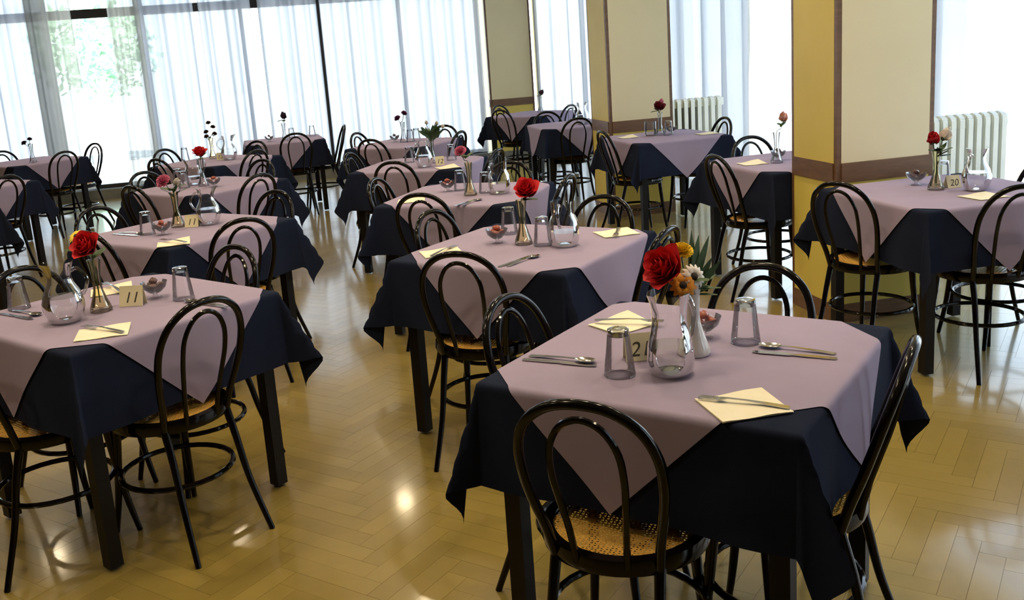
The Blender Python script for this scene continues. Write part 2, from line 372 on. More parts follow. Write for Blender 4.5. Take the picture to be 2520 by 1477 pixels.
curtain('sheer white curtain above the radiator at the right edge', 5.9, 7.7, 'y', RU-0.18, 0.13, 2.8, 11, 2.2, 0.05)
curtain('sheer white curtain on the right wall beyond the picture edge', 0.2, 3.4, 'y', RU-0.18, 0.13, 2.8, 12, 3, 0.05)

# ------------------------------------------------------------------ radiators
def radiator(label, u1, v, n, pitch, h=0.80, z0=0.12):
    t = thing('radiator', label, 'radiator', (u1-n*pitch/2, v, 0), 0, 'white column radiators')
    mb = MB()
    prof = []
    W_ = pitch*0.56; D_ = 0.11
    mb.box((0, 0, z0+h/2), (W_, D_*0.9, h-0.05))
    top = [(-D_/2, z0+0.03), (-D_/2, z0+h-0.04), (-D_/2+0.02, z0+h-0.012), (0, z0+h), (D_/2-0.02, z0+h-0.012), (D_/2, z0+h-0.04), (D_/2, z0+0.03), (0, z0)]
    b0 = len(mb.v)
    for sx in (-W_/2, W_/2):
        for y, z in top: mb.v.append((sx*1.0, y, z))
    N = len(top)
    mb.f.append(tuple(b0+i for i in range(N))); mb.f.append(tuple(b0+N+i for i in reversed(range(N))))
    for i in range(N): mb.f.append((b0+i, b0+(i+1) % N, b0+N+(i+1) % N, b0+N+i))
    for z in (z0+0.055, z0+h-0.055): mb.box((pitch/2, 0, z), (pitch-W_+0.004, 0.06, 0.075))
    me = mb.mesh('section', M['radiator'], False)
    for k in range(n): link('section', me, t, (-n*pitch/2+pitch*(k+0.5), 0, 0))
    foot = MB().box((0, 0, z0/2), (0.03, 0.08, z0+0.02)).mesh('foot', M['radiator'], False)
    for k in (0, n-1): link('foot', foot, t, (-n*pitch/2+pitch*(k+0.5), 0, 0))
radiator('white column radiator beside the middle yellow column', 4.25, 9.10, 11, 0.072)
radiator('white column radiator behind the table at the right edge', 4.55, 5.50, 15, 0.062)

# ------------------------------------------------------------------ outside
struct('ground', MB().box((0, 22, -0.35), (120, 90, 0.1)).mesh('ground', M['paving'], False))
def tree(x, y, h, r, seed, label):
    t = thing('tree', label, 'tree', (x, y, -0.3), 0, 'trees outside the windows'); rnd = random.Random(seed)
    link('trunk', MB().tube([(0, 0, 0), (0.05, 0, h*0.4), (0, 0.05, h*0.75)], [0.14, 0.11, 0.05], 8).mesh('trunk', M['bark']), t)
    mb = MB()
    for k in range(900):
        d = Vector((rnd.gauss(0, 1), rnd.gauss(0, 1), rnd.gauss(0, 1))).normalized()*r*rnd.uniform(0.5, 1.05)
        c = Vector((d.x, d.y, h*0.75+d.z*0.8)); a = Vector((rnd.gauss(0, 1), rnd.gauss(0, 1), rnd.gauss(0, 1))).normalized(); b = a.orthogonal().normalized()
        n = len(mb.v); s = rnd.uniform(0.08, 0.16)
        mb.v += [tuple(c-a*s), tuple(c+b*s*0.5), tuple(c+a*s), tuple(c-b*s*0.5)]; mb.f.append((n, n+1, n+2, n+3))
    o = link('foliage', mb.mesh('foliage', M['treeleaf'], False), t); o['kind'] = 'stuff'
tree(-3.9, 22.0, 3.2, 1.3, 1, 'pale green tree outside seen through the uncovered window gap')

# ------------------------------------------------------------------ bentwood chair (one set of shared meshes)
def chair_meshes():
    C = {}
    sz = 0.452
    ring = []
    for k in range(36):
        a = 2*PI*k/36; ring.append((0.198*math.cos(a), 0.198*math.sin(a), sz-0.018))
    mb = MB(); prof = [(0.165, sz-0.036), (0.195, sz-0.036), (0.200, sz-0.02), (0.196, sz+0.002), (0.170, sz+0.002), (0.164, sz-0.008), (0.165, sz-0.036)]
    C['seat_ring'] = mb.lathe(prof, 40).mesh('seat_ring', M['black'])
    mb = MB(); r = 0.171
    def strip(p, q, w, z):
        p, q = Vector((*p, 0)), Vector((*q, 0)); d = (q-p).normalized(); n = Vector((-d.y, d.x, 0))*w/2
        m_ = (p+q)/2; N = 4; b = len(mb.v)
        for i in range(N+1):
            c = p+(q-p)*i/N; sag = -0.012*(1-min(1, (c.length/r))**2)
            mb.v += [tuple(c-n+Vector((0, 0, z+sag))), tuple(c+n+Vector((0, 0, z+sag)))]
        for i in range(N): mb.f.append((b+2*i, b+2*i+2, b+2*i+3, b+2*i+1))
    for ang, sp, w_, z in ((0, 0.0105, 0.0048, 0), (90, 0.0105, 0.0048, 0.0008), (45, 0.0149, 0.0030, 0.0014), (135, 0.0149, 0.0030, 0.0018)):
        a = R(ang); d = Vector((math.cos(a), math.sin(a))); n = Vector((-d.y, d.x)); k = -int(r/sp)
        while k*sp < r:
            o = k*sp; h = math.sqrt(max(0, r*r-o*o))
            if h > 0.01: strip(tuple(n*o-d*h), tuple(n*o+d*h), w_, sz-0.004+z)
            k += 1
    C['cane_seat'] = mb.mesh('cane_seat', M['cane'], False)
    half = [(0.120, -0.152, 0.425), (0.130, -0.174, 0.50), (0.146, -0.202, 0.58), (0.156, -0.226, 0.655), (0.152, -0.250, 0.73), (0.124, -0.272, 0.795), (0.068, -0.287, 0.838), (0, -0.292, 0.850)]
    pts = half+[(-x, y, z) for x, y, z in reversed(half[:-1])]
    C['back_frame'] = MB().tube(catmull(pts, 4), 0.0118, 10).mesh('back_frame', M['black'])
    half = [(0.058, -0.186, 0.435), (0.064, -0.204, 0.52), (0.073, -0.228, 0.60), (0.079, -0.250, 0.67), (0.074, -0.268, 0.74), (0.045, -0.281, 0.795), (0, -0.286, 0.815)]
    pts = half+[(-x, y, z) for x, y, z in reversed(half[:-1])]
    C['back_loop'] = MB().tube(catmull(pts, 4), 0.0080, 8).mesh('back_loop', M['black'])
    rl = catmull([(0, 0, 0.43), (0.004, -0.030, 0.33), (0.012, -0.066, 0.18), (0.030, -0.130, 0)], 5)
    C['rear_leg_r'] = MB().tube(rl, [0.0138-0.0040*i/(len(rl)-1) for i in range(len(rl))], 10).mesh('leg', M['black'])
    C['rear_leg_l'] = MB().tube([(-p[0], p[1], p[2]) for p in rl], [0.0138-0.0040*i/(len(rl)-1) for i in range(len(rl))], 10).mesh('leg', M['black'])
    fl = catmull([(0, 0, 0.43), (0.006, 0.010, 0.30), (0.018, 0.026, 0.14), (0.034, 0.048, 0)], 4)
    fr = [0.0155, 0.016, 0.0155]+[0.015-0.0055*i/(len(fl)-4) for i in range(len(fl)-3)]
    C['front_leg_r'] = MB().tube(fl, fr, 10).mesh('leg', M['black'])
    C['front_leg_l'] = MB().tube([(-p[0], p[1], p[2]) for p in fl], fr, 10).mesh('leg', M['black'])
    C['leg_ring'] = MB().tube([(0.186*math.cos(2*PI*k/32), 0.186*math.sin(2*PI*k/32), 0.225) for k in range(32)], 0.0095, 8, True).mesh('leg_ring', M['black'])
    return C
CM = chair_meshes()
CHAIR_PARTS = [('seat_ring', 'seat_ring', (0, 0, 0)), ('cane_seat', 'cane_seat', (0, 0, 0)), ('back_frame', 'back_frame', (0, 0, 0)), ('back_loop', 'back_loop', (0, 0, 0)),
               ('leg', 'rear_leg_r', (0.120, -0.150, 0)), ('leg', 'rear_leg_l', (-0.120, -0.150, 0)), ('leg', 'front_leg_r', (0.125, 0.135, 0)), ('leg', 'front_leg_l', (-0.125, 0.135, 0)), ('leg_ring', 'leg_ring', (0, 0, 0))]
def chair(x, y, rz, label):
    """x, y is the top of the back hoop on plan; rz turns the sitter's gaze away from +y"""
    d = Vector((-math.sin(rz), math.cos(rz)))
    t = thing('bentwood_chair', label, 'chair', (x+d.x*0.292, y+d.y*0.292, 0), rz, 'black bentwood chairs around the tables')
    for nm, key, loc in CHAIR_PARTS: link(nm, CM[key], t, loc)
    return t

# ------------------------------------------------------------------ tables and cloths
S = 0.392; TZ = 0.752
def side_off(a, t, side, seed):
    """how far the hanging cloth stands off the table edge"""
    r = random.Random(seed*7+side); p1, p2 = r.uniform(0, 6.28), r.uniform(0, 6.28)
    env = max(0.0, math.cos(PI*t/(2*S)))
    return 0.10*a*1.0*0.6 + env*a*(0.05*math.sin(9*t+p1)+0.03*math.sin(19*t+p2))
RB = 0.012
def hang(a):
    if a <= 0: return 0.0, 0.0
    q = a/RB
    if q < PI/2: return RB*math.sin(q), RB*(1-math.cos(q))
    return RB, RB+(a-RB*PI/2)
def cloth_mesh(seed, c, sx=S):
    rnd = random.Random(seed)
    cor = {}
    for q in range(4): cor[q] = (rnd.uniform(0.30, 0.44), rnd.uniform(0.05, 0.2)) if rnd.random() < 0.5 else (rnd.uniform(0.05, 0.2), rnd.uniform(0.30, 0.44))
    ov = c-S
    offs = [0, 0.006, 0.012, 0.019, 0.03]+[0.03+(ov-0.03)*k/9 for k in range(1, 10)]
    N = 22
    X = [-(sx+o) for o in reversed(offs)]+[-sx+2*sx*k/N for k in range(1, N)]+[sx+o for o in offs]
    Y = [-(S+o) for o in reversed(offs)]+[-S+2*S*k/N for k in range(1, N)]+[S+o for o in offs]
    def mp(x, y):
        ax, ay = abs(x)-sx, abs(y)-S; gx, gy = (1 if x > 0 else -1), (1 if y > 0 else -1)
        if ax <= 1e-9 and ay <= 1e-9: return (x, y, TZ)
        if ay <= 1e-9:
            h, d = hang(ax); return (gx*(sx+h+side_off(ax, y, 0 if gx > 0 else 1, seed)), y, TZ-d)
        if ax <= 1e-9:
            h, d = hang(ay); return (x, gy*(S+h+side_off(ay, x, 2 if gy > 0 else 3, seed)), TZ-d)
        r = math.hypot(ax, ay); ph = math.atan2(ay, ax); q = (0 if gx > 0 else 1)+(0 if gy > 0 else 2)
        m1, m2 = cor[q]; f = 0.06
        hx, hy = f*math.cos(ph), f*math.sin(ph); deg = math.degrees(ph)
        if deg < 45: L = m1*math.sin(PI*deg/45)**2; be = R(28)
        else: L = m2*math.sin(PI*(deg-45)/45)**2; be = R(62)
        mid = 0.10*math.exp(-((deg-45)/12)**2)
        hx += L*math.cos(be)+mid*0.7; hy += L*math.sin(be)+mid*0.7
        hz = math.sqrt(max(0.05, 1-hx*hx-hy*hy))
        h, d = hang(r); bx = h/max(RB, 1e-9)*RB
        k = min(1, r/0.03)
        return (gx*(sx+h*math.cos(ph)+hx*d), gy*(S+h*math.sin(ph)+hy*d), TZ-d*hz)
    mb = MB(); nx, ny = len(X), len(Y)
    for x in X:
        for y in Y: mb.v.append(mp(x, y))
    for i in range(nx-1):
        for j in range(ny-1):
            p = i*ny+j; mb.f.append((p, p+ny, p+ny+1, p+1))
    return mb.mesh('tablecloth', M['navy'], True, 180)
def overlay_mesh(seed, D, dx, dy, sx=S):
    mb = MB(); z = TZ+0.0022; ex = 0.005; loop = []
    ex_ = sx-S
    for side in range(4):           # +x, +y, -x, -y : each corner of the cloth hangs as a triangle
        if side == 0: ap, c0 = D+dx-S, dy
        elif side == 1: ap, c0 = D+dy-S, -dx
        elif side == 2: ap, c0 = D-dx-S, -dy
        else: ap, c0 = D-dy-S, dx
        half = min(ap, S-0.012-abs(c0)) if ap > S-abs(c0) else ap
        sd = {0: 0, 1: 2, 2: 1, 3: 3}[side]
        rows = [0, 0.005, 0.010, 0.016, 0.024, 0.036]+[0.036+(ap-0.036)*k/9 for k in range(1, 10)]
        n = 20; base = len(mb.v)
        for a in rows:
            w_ = (ap-a); 
            for k in range(n+1):
                t = c0+w_*(2*k/n-1); h, d = hang(a)
                lim = S-0.004; t = max(-lim, min(lim, t))
                tt = t if side in (0, 3) else -t
                so = side_off(a, (t if side == 0 else -t if side == 1 else -t if side == 2 else t), sd, seed)
                o = S+h+so+ex*min(1, a/0.02)
                zz = z-d
                if side == 0: p = (o+ex_, t, zz)
                elif side == 1: p = (-t, o, zz)
                elif side == 2: p = (-o-ex_, -t, zz)
                else: p = (t, -o, zz)
                mb.v.append(p)
        for i in range(len(rows)-1):
            for k in range(n):
                q = base+i*(n+1)+k; mb.f.append((q, q+1, q+n+2, q+n+1))
        loop += [base+k for k in range(n+1)]
    mb.f.append(tuple(loop))
    me = mb.mesh('overlay', M['mauve'], True, 60)
    return me
LEG = MB().box((0, 0, 0.355), (0.046, 0.046, 0.71)).mesh('leg', M['tableleg'], False)
T = {  # centre, yaw, overlay shift, phrase
 'A': (0.939, 2.220, -45.7, (-0.035, 0.02), 'the nearest table, right of the aisle'),
 'B': (0.885, 3.777, -45.0, (0.02, 0.01), 'the second table right of the aisle'),
 'C': (0.936, 5.358, -31.0, (0.0, 0.0), 'the third table right of the aisle'),
 'D': (0.892, 7.052, -28.0, (0.0, 0.01), 'the fourth table right of the aisle'),
 'E': (0.997, 8.848, -37.0, (0.01, 0.0), 'the fifth table right of the aisle'),
 'F': (-0.683, 3.516, -50.0, (0.01, 0.02), 'the nearest table left of the aisle'),
 'G': (-0.608, 5.141, -46.4, (0.0, -0.02), 'the second table left of the aisle'),
 'H': (-0.640, 6.986, -47.5, (0.01, 0.0), 'the third table left of the aisle'),
 'I': (-0.689, 8.799, -44.0, (-0.01, 0.0), 'the fourth table left of the aisle'),
 'J': (-0.110, 10.50, -86.0, (0.0, 0.0), 'the table near the far curtains'),
 'K': (-2.683, 10.636, -46.0, (0.0, 0.01), 'the farthest table at the left edge'),
 'L': (-2.670, 8.500, -44.0, (0.0, 0.0), 'the middle table at the left edge'),
 'Z': (-2.56, 6.95, -45.0, (0.0, 0.0), 'the cut-off table at the left edge'),
 'M': (2.957, 3.933, -88.7, (0.01, -0.01), 'the table before the nearest column'),
 'N': (2.963, 5.353, -85.0, (0.0, 0.0), 'the table behind the nearest column'),
 'O': (2.938, 7.386, -86.0, (0.01, 0.0), 'the table before the middle column'),
 'Q': (2.740, 9.250, -90.0, (0.0, 0.0), 'the table behind the middle column'),
 'P': (2.810, 11.15, -52.2, (0.0, 0.0), 'the table before the farthest column'),
}
SHORT = {}
for i, (k, (x, y, yaw, (odx, ody), ph)) in enumerate(T.items()):
    t = thing('dining_table', 'square black-legged dining table, '+ph, 'table', (x, y, 0), R(yaw), 'square dining tables')
    link('tabletop', MB().box((0, 0, 0.735), (2*S-0.004, 2*S-0.004, 0.028)).mesh('tabletop', M['tableleg'], False), t)
    link('apron', MB().box((0, S-0.07, 0.69), (2*S-0.18, 0.02, 0.06)).box((0, -S+0.07, 0.69), (2*S-0.18, 0.02, 0.06)).box((S-0.07, 0, 0.69), (0.02, 2*S-0.18, 0.06)).box((-S+0.07, 0, 0.69), (0.02, 2*S-0.18, 0.06)).mesh('apron', M['tableleg'], False), t)
    for a in (-1, 1):
        for b in (-1, 1): link('leg', LEG, t, (a*(S-0.05), b*(S-0.05), 0.01))
    c = link('tablecloth', cloth_mesh(31+i, S+0.275), None, (x, y, 0), R(yaw))
    tag(c, 'dark navy tablecloth under the mauve cloth of '+ph, 'tablecloth', 'navy tablecloths')
    o = link('overlay_cloth', overlay_mesh(31+i, 0.688, odx, ody), None, (x, y, 0), R(yaw))
    tag(o, 'mauve square cloth laid cornerwise on '+ph, 'tablecloth', 'mauve overlay cloths')
# chairs: table, side, place of the hoop top (x, y), extra turn in degrees
DI = {'-y': 'near-left', '+x': 'near-right', '+y': 'far-right', '-x': 'far-left'}
SQ = {'-y': 'left', '+x': 'near', '+y': 'right', '-x': 'far'}
CH = [('A', '-y', 0.492, 1.745, 10), ('A', '+x', 1.298, 1.81, 6), ('A', '+y', 1.356, 2.62, 0), ('A', '-x', 0.538, 2.622, 0),
 ('B', '-y', 0.515, 3.3, 18), ('B', '+x', 1.33, 3.31, 0), ('B', '+y', 1.373, 4.187, 0), ('B', '-x', 0.563, 4.27, 0),
 ('C', '-y', 0.591, 4.831, 0), ('C', '+x', 1.44, 4.98, -5), ('C', '+y', 1.3, 5.83, 0), ('C', '-x', 0.434, 5.632, 0),
 ('D', '-y', 0.627, 6.439, 0), ('D', '+x', 1.397, 6.607, -8), ('D', '-x', 0.389, 7.316, 0), ('E', '-y', 0.637, 8.364, 0),
 ('E', '+x', 1.449, 8.385, 0), ('E', '+y', 1.438, 9.227, 0), ('E', '-x', 0.58, 9.25, 0), ('F', '-y', -1.145, 3.101, 0),
 ('F', '+x', -0.33, 3.029, 0), ('F', '+y', -0.274, 3.912, 0), ('F', '-x', -1.101, 3.94, 0), ('G', '-y', -1.001, 4.702, 0),
 ('G', '+x', -0.279, 4.598, -22), ('G', '+y', -0.13, 5.52, 0), ('G', '-x', -1.12, 5.56, 0), ('H', '-y', -1.063, 6.456, 0),
 ('H', '+x', -0.246, 6.463, 0), ('H', '+y', -0.25, 7.45, 0), ('H', '-x', -1.107, 7.328, 0), ('I', '-y', -1.14, 8.33, 0),
 ('I', '+x', -0.32, 8.33, 0), ('I', '+y', -0.343, 9.322, 0), ('I', '-x', -1.2, 9.32, 0), ('J', '+x', 0.013, 9.9, 0),
 ('J', '+y', 0.547, 10.52, 0), ('K', '+x', -2.24, 10.18, 0), ('K', '+y', -2.104, 11.027, 0), ('K', '-x', -3.066, 11.056, 0),
 ('L', '+x', -2.22, 8.06, 0), ('L', '-y', -3.09, 8.07, 0), ('M', '-y', 2.36, 3.87, 25), ('M', '+x', 2.89, 3.36, -10),
 ('M', '+y', 3.53, 3.93, 0), ('N', '-y', 2.371, 5.185, 0), ('N', '-x', 2.97, 5.93, 0), ('O', '-y', 2.361, 7.226, 0),
 ('O', '+y', 3.505, 7.422, 0), ('P', '-y', 2.32, 10.756, 0), ('P', '+x', 3.12, 10.594, 0), ('P', '-x', 2.496, 11.625, 0),
 ('Q', '+x', 2.618, 8.676, 0), ('Q', '-x', 2.621, 9.835, 0)]
SIDEANG = {'-y': 0, '+x': 90, '+y': 180, '-x': -90}
for k, s, x, y, ex in CH:
    yaw = T[k][2]; words = SQ if k in 'JMNOQ' else DI
    c = chair(x, y, R(yaw+SIDEANG[s]+ex), 'black bentwood chair on the %s side of %s' % (words[s], T[k][4]))
    if (k, s) == ('A', '+x'):
        p = link('foot_cap', MB().lathe([(0.010, 0.0), (0.022, 0.0), (0.021, 0.016), (0.012, 0.02)], 12, cap=True).mesh('foot_cap', M['footpad']), c, (0.150, -0.280, 0.001))
        p['label'] = 'white foot cap'

# ------------------------------------------------------------------ table ware (shared meshes)
ZT = TZ+0.0035
G = {}
G['tumbler'] = MB().lathe([(0.0365, 0.002), (0.0375, 0), (0.039, 0.001), (0.0385, 0.004), (0.0268, 0.104)], 24).mesh('bowl', M['glass'])
G['tumbler_base'] = MB().lathe([(0.001, 0.100), (0.0245, 0.100), (0.0268, 0.106), (0.0262, 0.116), (0.020, 0.118), (0.001, 0.115)], 20).mesh('base', M['glassbase'])
def pitcher_meshes(key, prof, hz0, hz1, hr, wl):
    n = 28; mb = MB().lathe(prof, n); sh = []
    top = prof[-1][1]
    for v in mb.v:                                   # pull a spout out of the rim
        x, y, z = v; k = max(0, (z-top+0.045)/0.045)
        if x > 0 and k > 0: a = math.atan2(y, x); x += 0.020*k*math.exp(-(a/0.38)**2); z += 0.006*k*math.exp(-(a/0.38)**2)
        sh.append((x, y, z))
    mb.v = sh; G[key] = mb.mesh('body', M['glass'])
    def rad(z):
        for (r0, z0), (r1, z1) in zip(prof, prof[1:]):
            if z0 <= z <= z1 and z1 > z0: return r0+(r1-r0)*(z-z0)/(z1-z0)
        return prof[0][0]
    wp = [(0.001, 0.006), (rad(0.006)-0.004, 0.006)]+[(rad(z)-0.0035, z) for z in [0.01+(wl-0.01)*i/8 for i in range(1, 9)]]+[(0.001, wl)]
    G[key+'_water'] = MB().lathe(wp, 24).mesh('water', M['water'])
    G[key+'_handle'] = MB().tube(catmull([(-rad(hz1)+0.002, 0, hz1), (-rad(hz1)-0.022, 0, hz1+0.006), (-hr, 0, (hz0+hz1)/2+0.01), (-rad(hz0)-0.012, 0, hz0+0.01), (-rad(hz0)+0.002, 0, hz0)], 5), 0.0058, 8).mesh('handle', M['glassbase'])
    G[key+'_foot'] = MB().lathe([(0.001, 0), (prof[0][0], 0), (prof[0][0]+0.001, 0.006), (0.001, 0.007)], 24).mesh('base', M['glassbase'])
pitcher_meshes('pitcher', [(0.040, 0), (0.052, 0.012), (0.063, 0.045), (0.064, 0.07), (0.055, 0.10), (0.041, 0.125), (0.036, 0.142), (0.037, 0.16), (0.043, 0.18), (0.048, 0.195)], 0.085, 0.165, 0.085, 0.085)
pitcher_meshes('tallpitcher', [(0.044, 0), (0.053, 0.012), (0.058, 0.04), (0.055, 0.075), (0.046, 0.11), (0.042, 0.135), (0.043, 0.16), (0.047, 0.185), (0.051, 0.205)], 0.06, 0.175, 0.088, 0.075)
pitcher_meshes('carafe', [(0.046, 0), (0.056, 0.012), (0.061, 0.04), (0.062, 0.075), (0.058, 0.105), (0.050, 0.122), (0.046, 0.132), (0.0475, 0.145), (0.048, 0.17), (0.0495, 0.185)], 0.085, 0.17, 0.088, 0.06)
VP = [(0.036, 0), (0.038, 0.004), (0.035, 0.018), (0.026, 0.042), (0.0165, 0.075), (0.0145, 0.10), (0.016, 0.13), (0.020, 0.165), (0.023, 0.185), (0.021, 0.185), (0.017, 0.165), (0.0125, 0.12), (0.0115, 0.095), (0.014, 0.07), (0.022, 0.042), (0.030, 0.018), (0.001, 0.008)]
G['vase'] = MB().lathe(VP, 22).mesh('vase', M['amber'])
G['bowl'] = MB().lathe([(0.024, 0), (0.025, 0.003), (0.008, 0.009), (0.007, 0.016), (0.022, 0.022), (0.040, 0.038), (0.048, 0.060), (0.046, 0.060), (0.038, 0.040), (0.020, 0.025), (0.001, 0.022)], 22).mesh('bowl', M['glass'])
G['jar'] = MB().lathe([(0.001, 0), (0.045, 0), (0.048, 0.01), (0.048, 0.11), (0.046, 0.115), (0.045, 0.11), (0.045, 0.012), (0.001, 0.010)], 20).mesh('jar', M['glass'])
def bent_sheet(w_, h_, seed, curl=0.010):
    r = random.Random(seed); p = [r.uniform(0, 6.28) for _ in range(3)]; mb = MB()
    def fn(s, t):
        x, y = (s-0.5)*w_, (t-0.5)*h_
        e = max(abs(s-0.5), abs(t-0.5))*2
        return (x, y, 0.0025+curl*max(0, (s+t)/2-0.62)*1.2+0.001*math.sin(9*s+p[0]))
    mb.grid(fn, 8, 8); b = len(mb.v)
    mb.v += [(x, y, 0.0) for x, y, z in mb.v[:]]
    mb.f += [tuple(b+i for i in reversed(f)) for f in mb.f[:64]]
    rim = [i for i in range(9)]
    return mb.mesh('napkin', M['paper'], True)
G['napkin0'] = bent_sheet(0.160, 0.142, 3); G['napkin1'] = bent_sheet(0.150, 0.135, 8, 0.03)
def cutlery():
    def blade(w_, z):                                     # flat profile from (y, half width, z)
        mb = MB(); n = len(w_)
        for y, hw, zz in w_:
            for s in (-1, 1): mb.v.append((s*hw, y, zz+0.0016))
        for y, hw, zz in w_:
            for s in (-1, 1): mb.v.append((s*hw, y, zz))
        for i in range(n-1):
            a = 2*i; mb.f += [(a, a+1, a+3, a+2), (2*n+a+2, 2*n+a+3, 2*n+a+1, 2*n+a), (a, a+2, 2*n+a+2, 2*n+a), (a+3, a+1, 2*n+a+1, 2*n+a+3)]
        mb.f += [(0, 2*n, 2*n+1, 1), (2*n-2, 2*n-1, 4*n-1, 4*n-2)]
        return mb
    hd = [(-0.098, 0.006, 0.0), (-0.092, 0.0085, 0.0), (-0.05, 0.007, 0.003), (0.0, 0.0038, 0.006), (0.035, 0.0036, 0.006)]
    k = blade([(-0.105, 0.006, 0), (-0.10, 0.0085, 0), (-0.02, 0.0075, 0.001), (0.0, 0.005, 0.001), (0.01, 0.009, 0.001), (0.08, 0.0095, 0.001), (0.10, 0.004, 0.001)], 0)
    G['knife'] = k.mesh('knife', M['steel'])
    f = blade(hd+[(0.048, 0.009, 0.004), (0.060, 0.0115, 0.002)], 0)
    for q in range(4):
        x = -0.0095+0.00633*q; f.box((x, 0.080, 0.0035), (0.0032, 0.042, 0.0016))
    G['fork'] = f.mesh('fork', M['steel'])
    s = blade(hd, 0)
    def bowlfn(a, b):
        th_ = a*2*PI; r = b; return (0.019*r*math.cos(th_), 0.064+0.030*r*math.sin(th_), 0.0005+0.006*r*r)
    s.grid(bowlfn, 16, 5); G['spoon'] = s.mesh('spoon', M['steel'])
cutlery()
# bits for the bowls
def blob(seed):
    r = random.Random(seed); mb = MB(); n = 10
    pr = [(0.001, -0.011), (0.008, -0.009), (0.014, -0.002), (0.014, 0.004), (0.008, 0.010), (0.001, 0.011)]
    mb.lathe(pr, n); mb.v = [(x*(1+r.uniform(-0.2, 0.2))*1.35, y*(1+r.uniform(-0.2, 0.2)), z*(1+r.uniform(-0.25, 0.25))) for x, y, z in mb.v]
    return mb.mesh('wrapper', M['sweet'], True, 180)
G['blob0'], G['blob1'] = blob(1), blob(2)
# flowers
def petal(mb, ang, r0, h, w_, open_, z0=0.0, cup=0.35):
    ca, sa = math.cos(ang), math.sin(ang)
    def fn(s, t):
        x = (s-0.5)*w_*(math.sin(PI*min(1, 0.18+0.74*t))**0.7); out = r0*(0.35+0.65*t**0.6)+open_*t*t*h
        yb = out-cup*abs(s-0.5)*w_*0.9*(1-0.5*t); z = z0+h*t-0.35*open_*h*t**3
        return (ca*yb-sa*x, sa*yb+ca*x, z)
    mb.grid(fn, 4, 4)
def rose(n=22, R0=0.024, H=0.040, op=0.42):
    mb = MB()
    for k in range(n):
        q = k/(n-1); petal(mb, k*2.399, 0.003+R0*q, H*(1.0-0.22*q), 0.016+0.034*q, 0.04+op*q**2.2, 0.004*(1-q)-0.002*q, 0.45)
    return mb.mesh('petals', M['red'], True, 180)
G['rose'] = rose()
G['tulip'] = rose(9, 0.013, 0.048, 0.12)
def rose_petals(n=22, R0=0.024, H=0.040, op=0.42):
    out = []
    for k in range(n):
        q = k/(n-1); mb = MB(); petal(mb, k*2.399, 0.003+R0*q, H*(1.0-0.22*q), 0.016+0.034*q, 0.04+op*q**2.2, 0.004*(1-q)-0.002*q, 0.45)
        out.append(mb.mesh('petal', M['red'], True, 180))
    return out
G['rose_each'] = rose_petals()
def daisy_petals(n, L, w_):
    out = []
    for k in range(n):
        a = 2*PI*k/n; ca, sa = math.cos(a), math.sin(a); mb = MB()
        def fn(s, t):
            y = 0.006+L*t; x = (s-0.5)*w_*math.sin(PI*(0.15+0.75*t)); z = 0.004*math.sin(PI*t)-0.006*t*t+0.0015*(k % 2)-abs(s-0.5)*0.002
            return (ca*y-sa*x, sa*y+ca*x, z)
        mb.grid(fn, 2, 4); out.append(mb.mesh('petal', M['white_p'], True, 180))
    return out
G['daisy_each'] = daisy_petals(15, 0.027, 0.011); G['gerbera_each'] = daisy_petals(12, 0.030, 0.016)
def daisy(n, L, w_):
    mb = MB()
    for k in range(n):
        a = 2*PI*k/n; ca, sa = math.cos(a), math.sin(a)
        def fn(s, t, k=k):
            y = 0.006+L*t; x = (s-0.5)*w_*math.sin(PI*(0.15+0.75*t)); z = 0.004*math.sin(PI*t)-0.006*t*t+0.0015*(k % 2)-abs(s-0.5)*0.002
            return (ca*y-sa*x, sa*y+ca*x, z)
        mb.grid(fn, 2, 4)
    return mb.mesh('petals', M['white_p'], True, 180)
G['daisy'] = daisy(15, 0.027, 0.011); G['gerbera'] = daisy(12, 0.030, 0.016)
G['disc'] = MB().lathe([(0.010, -0.001), (0.010, 0.003), (0.007, 0.006), (0.001, 0.007)], 12).mesh('centre', M['disc'])
def ruffle():
    mb = MB(); n = 60
    for k in range(n):
        q = k/n; th_ = 1.45*q**0.7; a = k*2.399                     # petals radiate from one point: a round ruffled head
        ca, sa = math.cos(a), math.sin(a); ln = 0.026+0.003*((k*7) % 5)/5; w_ = 0.017
        def fn(u_, t, ca=ca, sa=sa, th_=th_, ln=ln, k=k):
            x = (u_-0.5)*w_*(0.25+0.85*t); r = ln*t; wob = 0.0022*t*math.sin(14*u_+k)
            y = r*math.sin(th_)+wob; z = r*math.cos(th_)+0.004
            return (ca*y-sa*x, sa*y+ca*x, z)
        mb.grid(fn, 4, 3)
    return mb.mesh('petals', M['pink'], True, 180)
G['ruffle'] = ruffle()
def sepal():
    mb = MB()
    for k in range(5): petal(mb, k*2*PI/5, 0.008, 0.016, 0.012, 0.9, -0.006, 0.1)
    return mb.mesh('sepal', M['leaf'], True, 180)
G['sepal'] = sepal()
def blade_leaf(mb, base, d, L, w_, droop=0.25, face=(0, 0, 1)):
    d = Vector(d).normalized(); side = d.cross(Vector(face))
    side = side.normalized() if side.length > 1e-3 else Vector((1, 0, 0))
    def fn(s, t):
        c = Vector(base)+d*L*t+Vector((0, 0, -droop*L*t*t)); x = (s-0.5)*w_*math.sin(PI*(0.08+0.9*t))
        return c+side*x+Vector((0, 0, -abs(s-0.5)*w_*0.25))
    mb.grid(fn, 2, 6)
def rot_to(d):
    return Vector((0, 0, 1)).rotation_difference(Vector(d).normalized()).to_euler()
ROOMPH = {k: v[4] for k, v in T.items()}
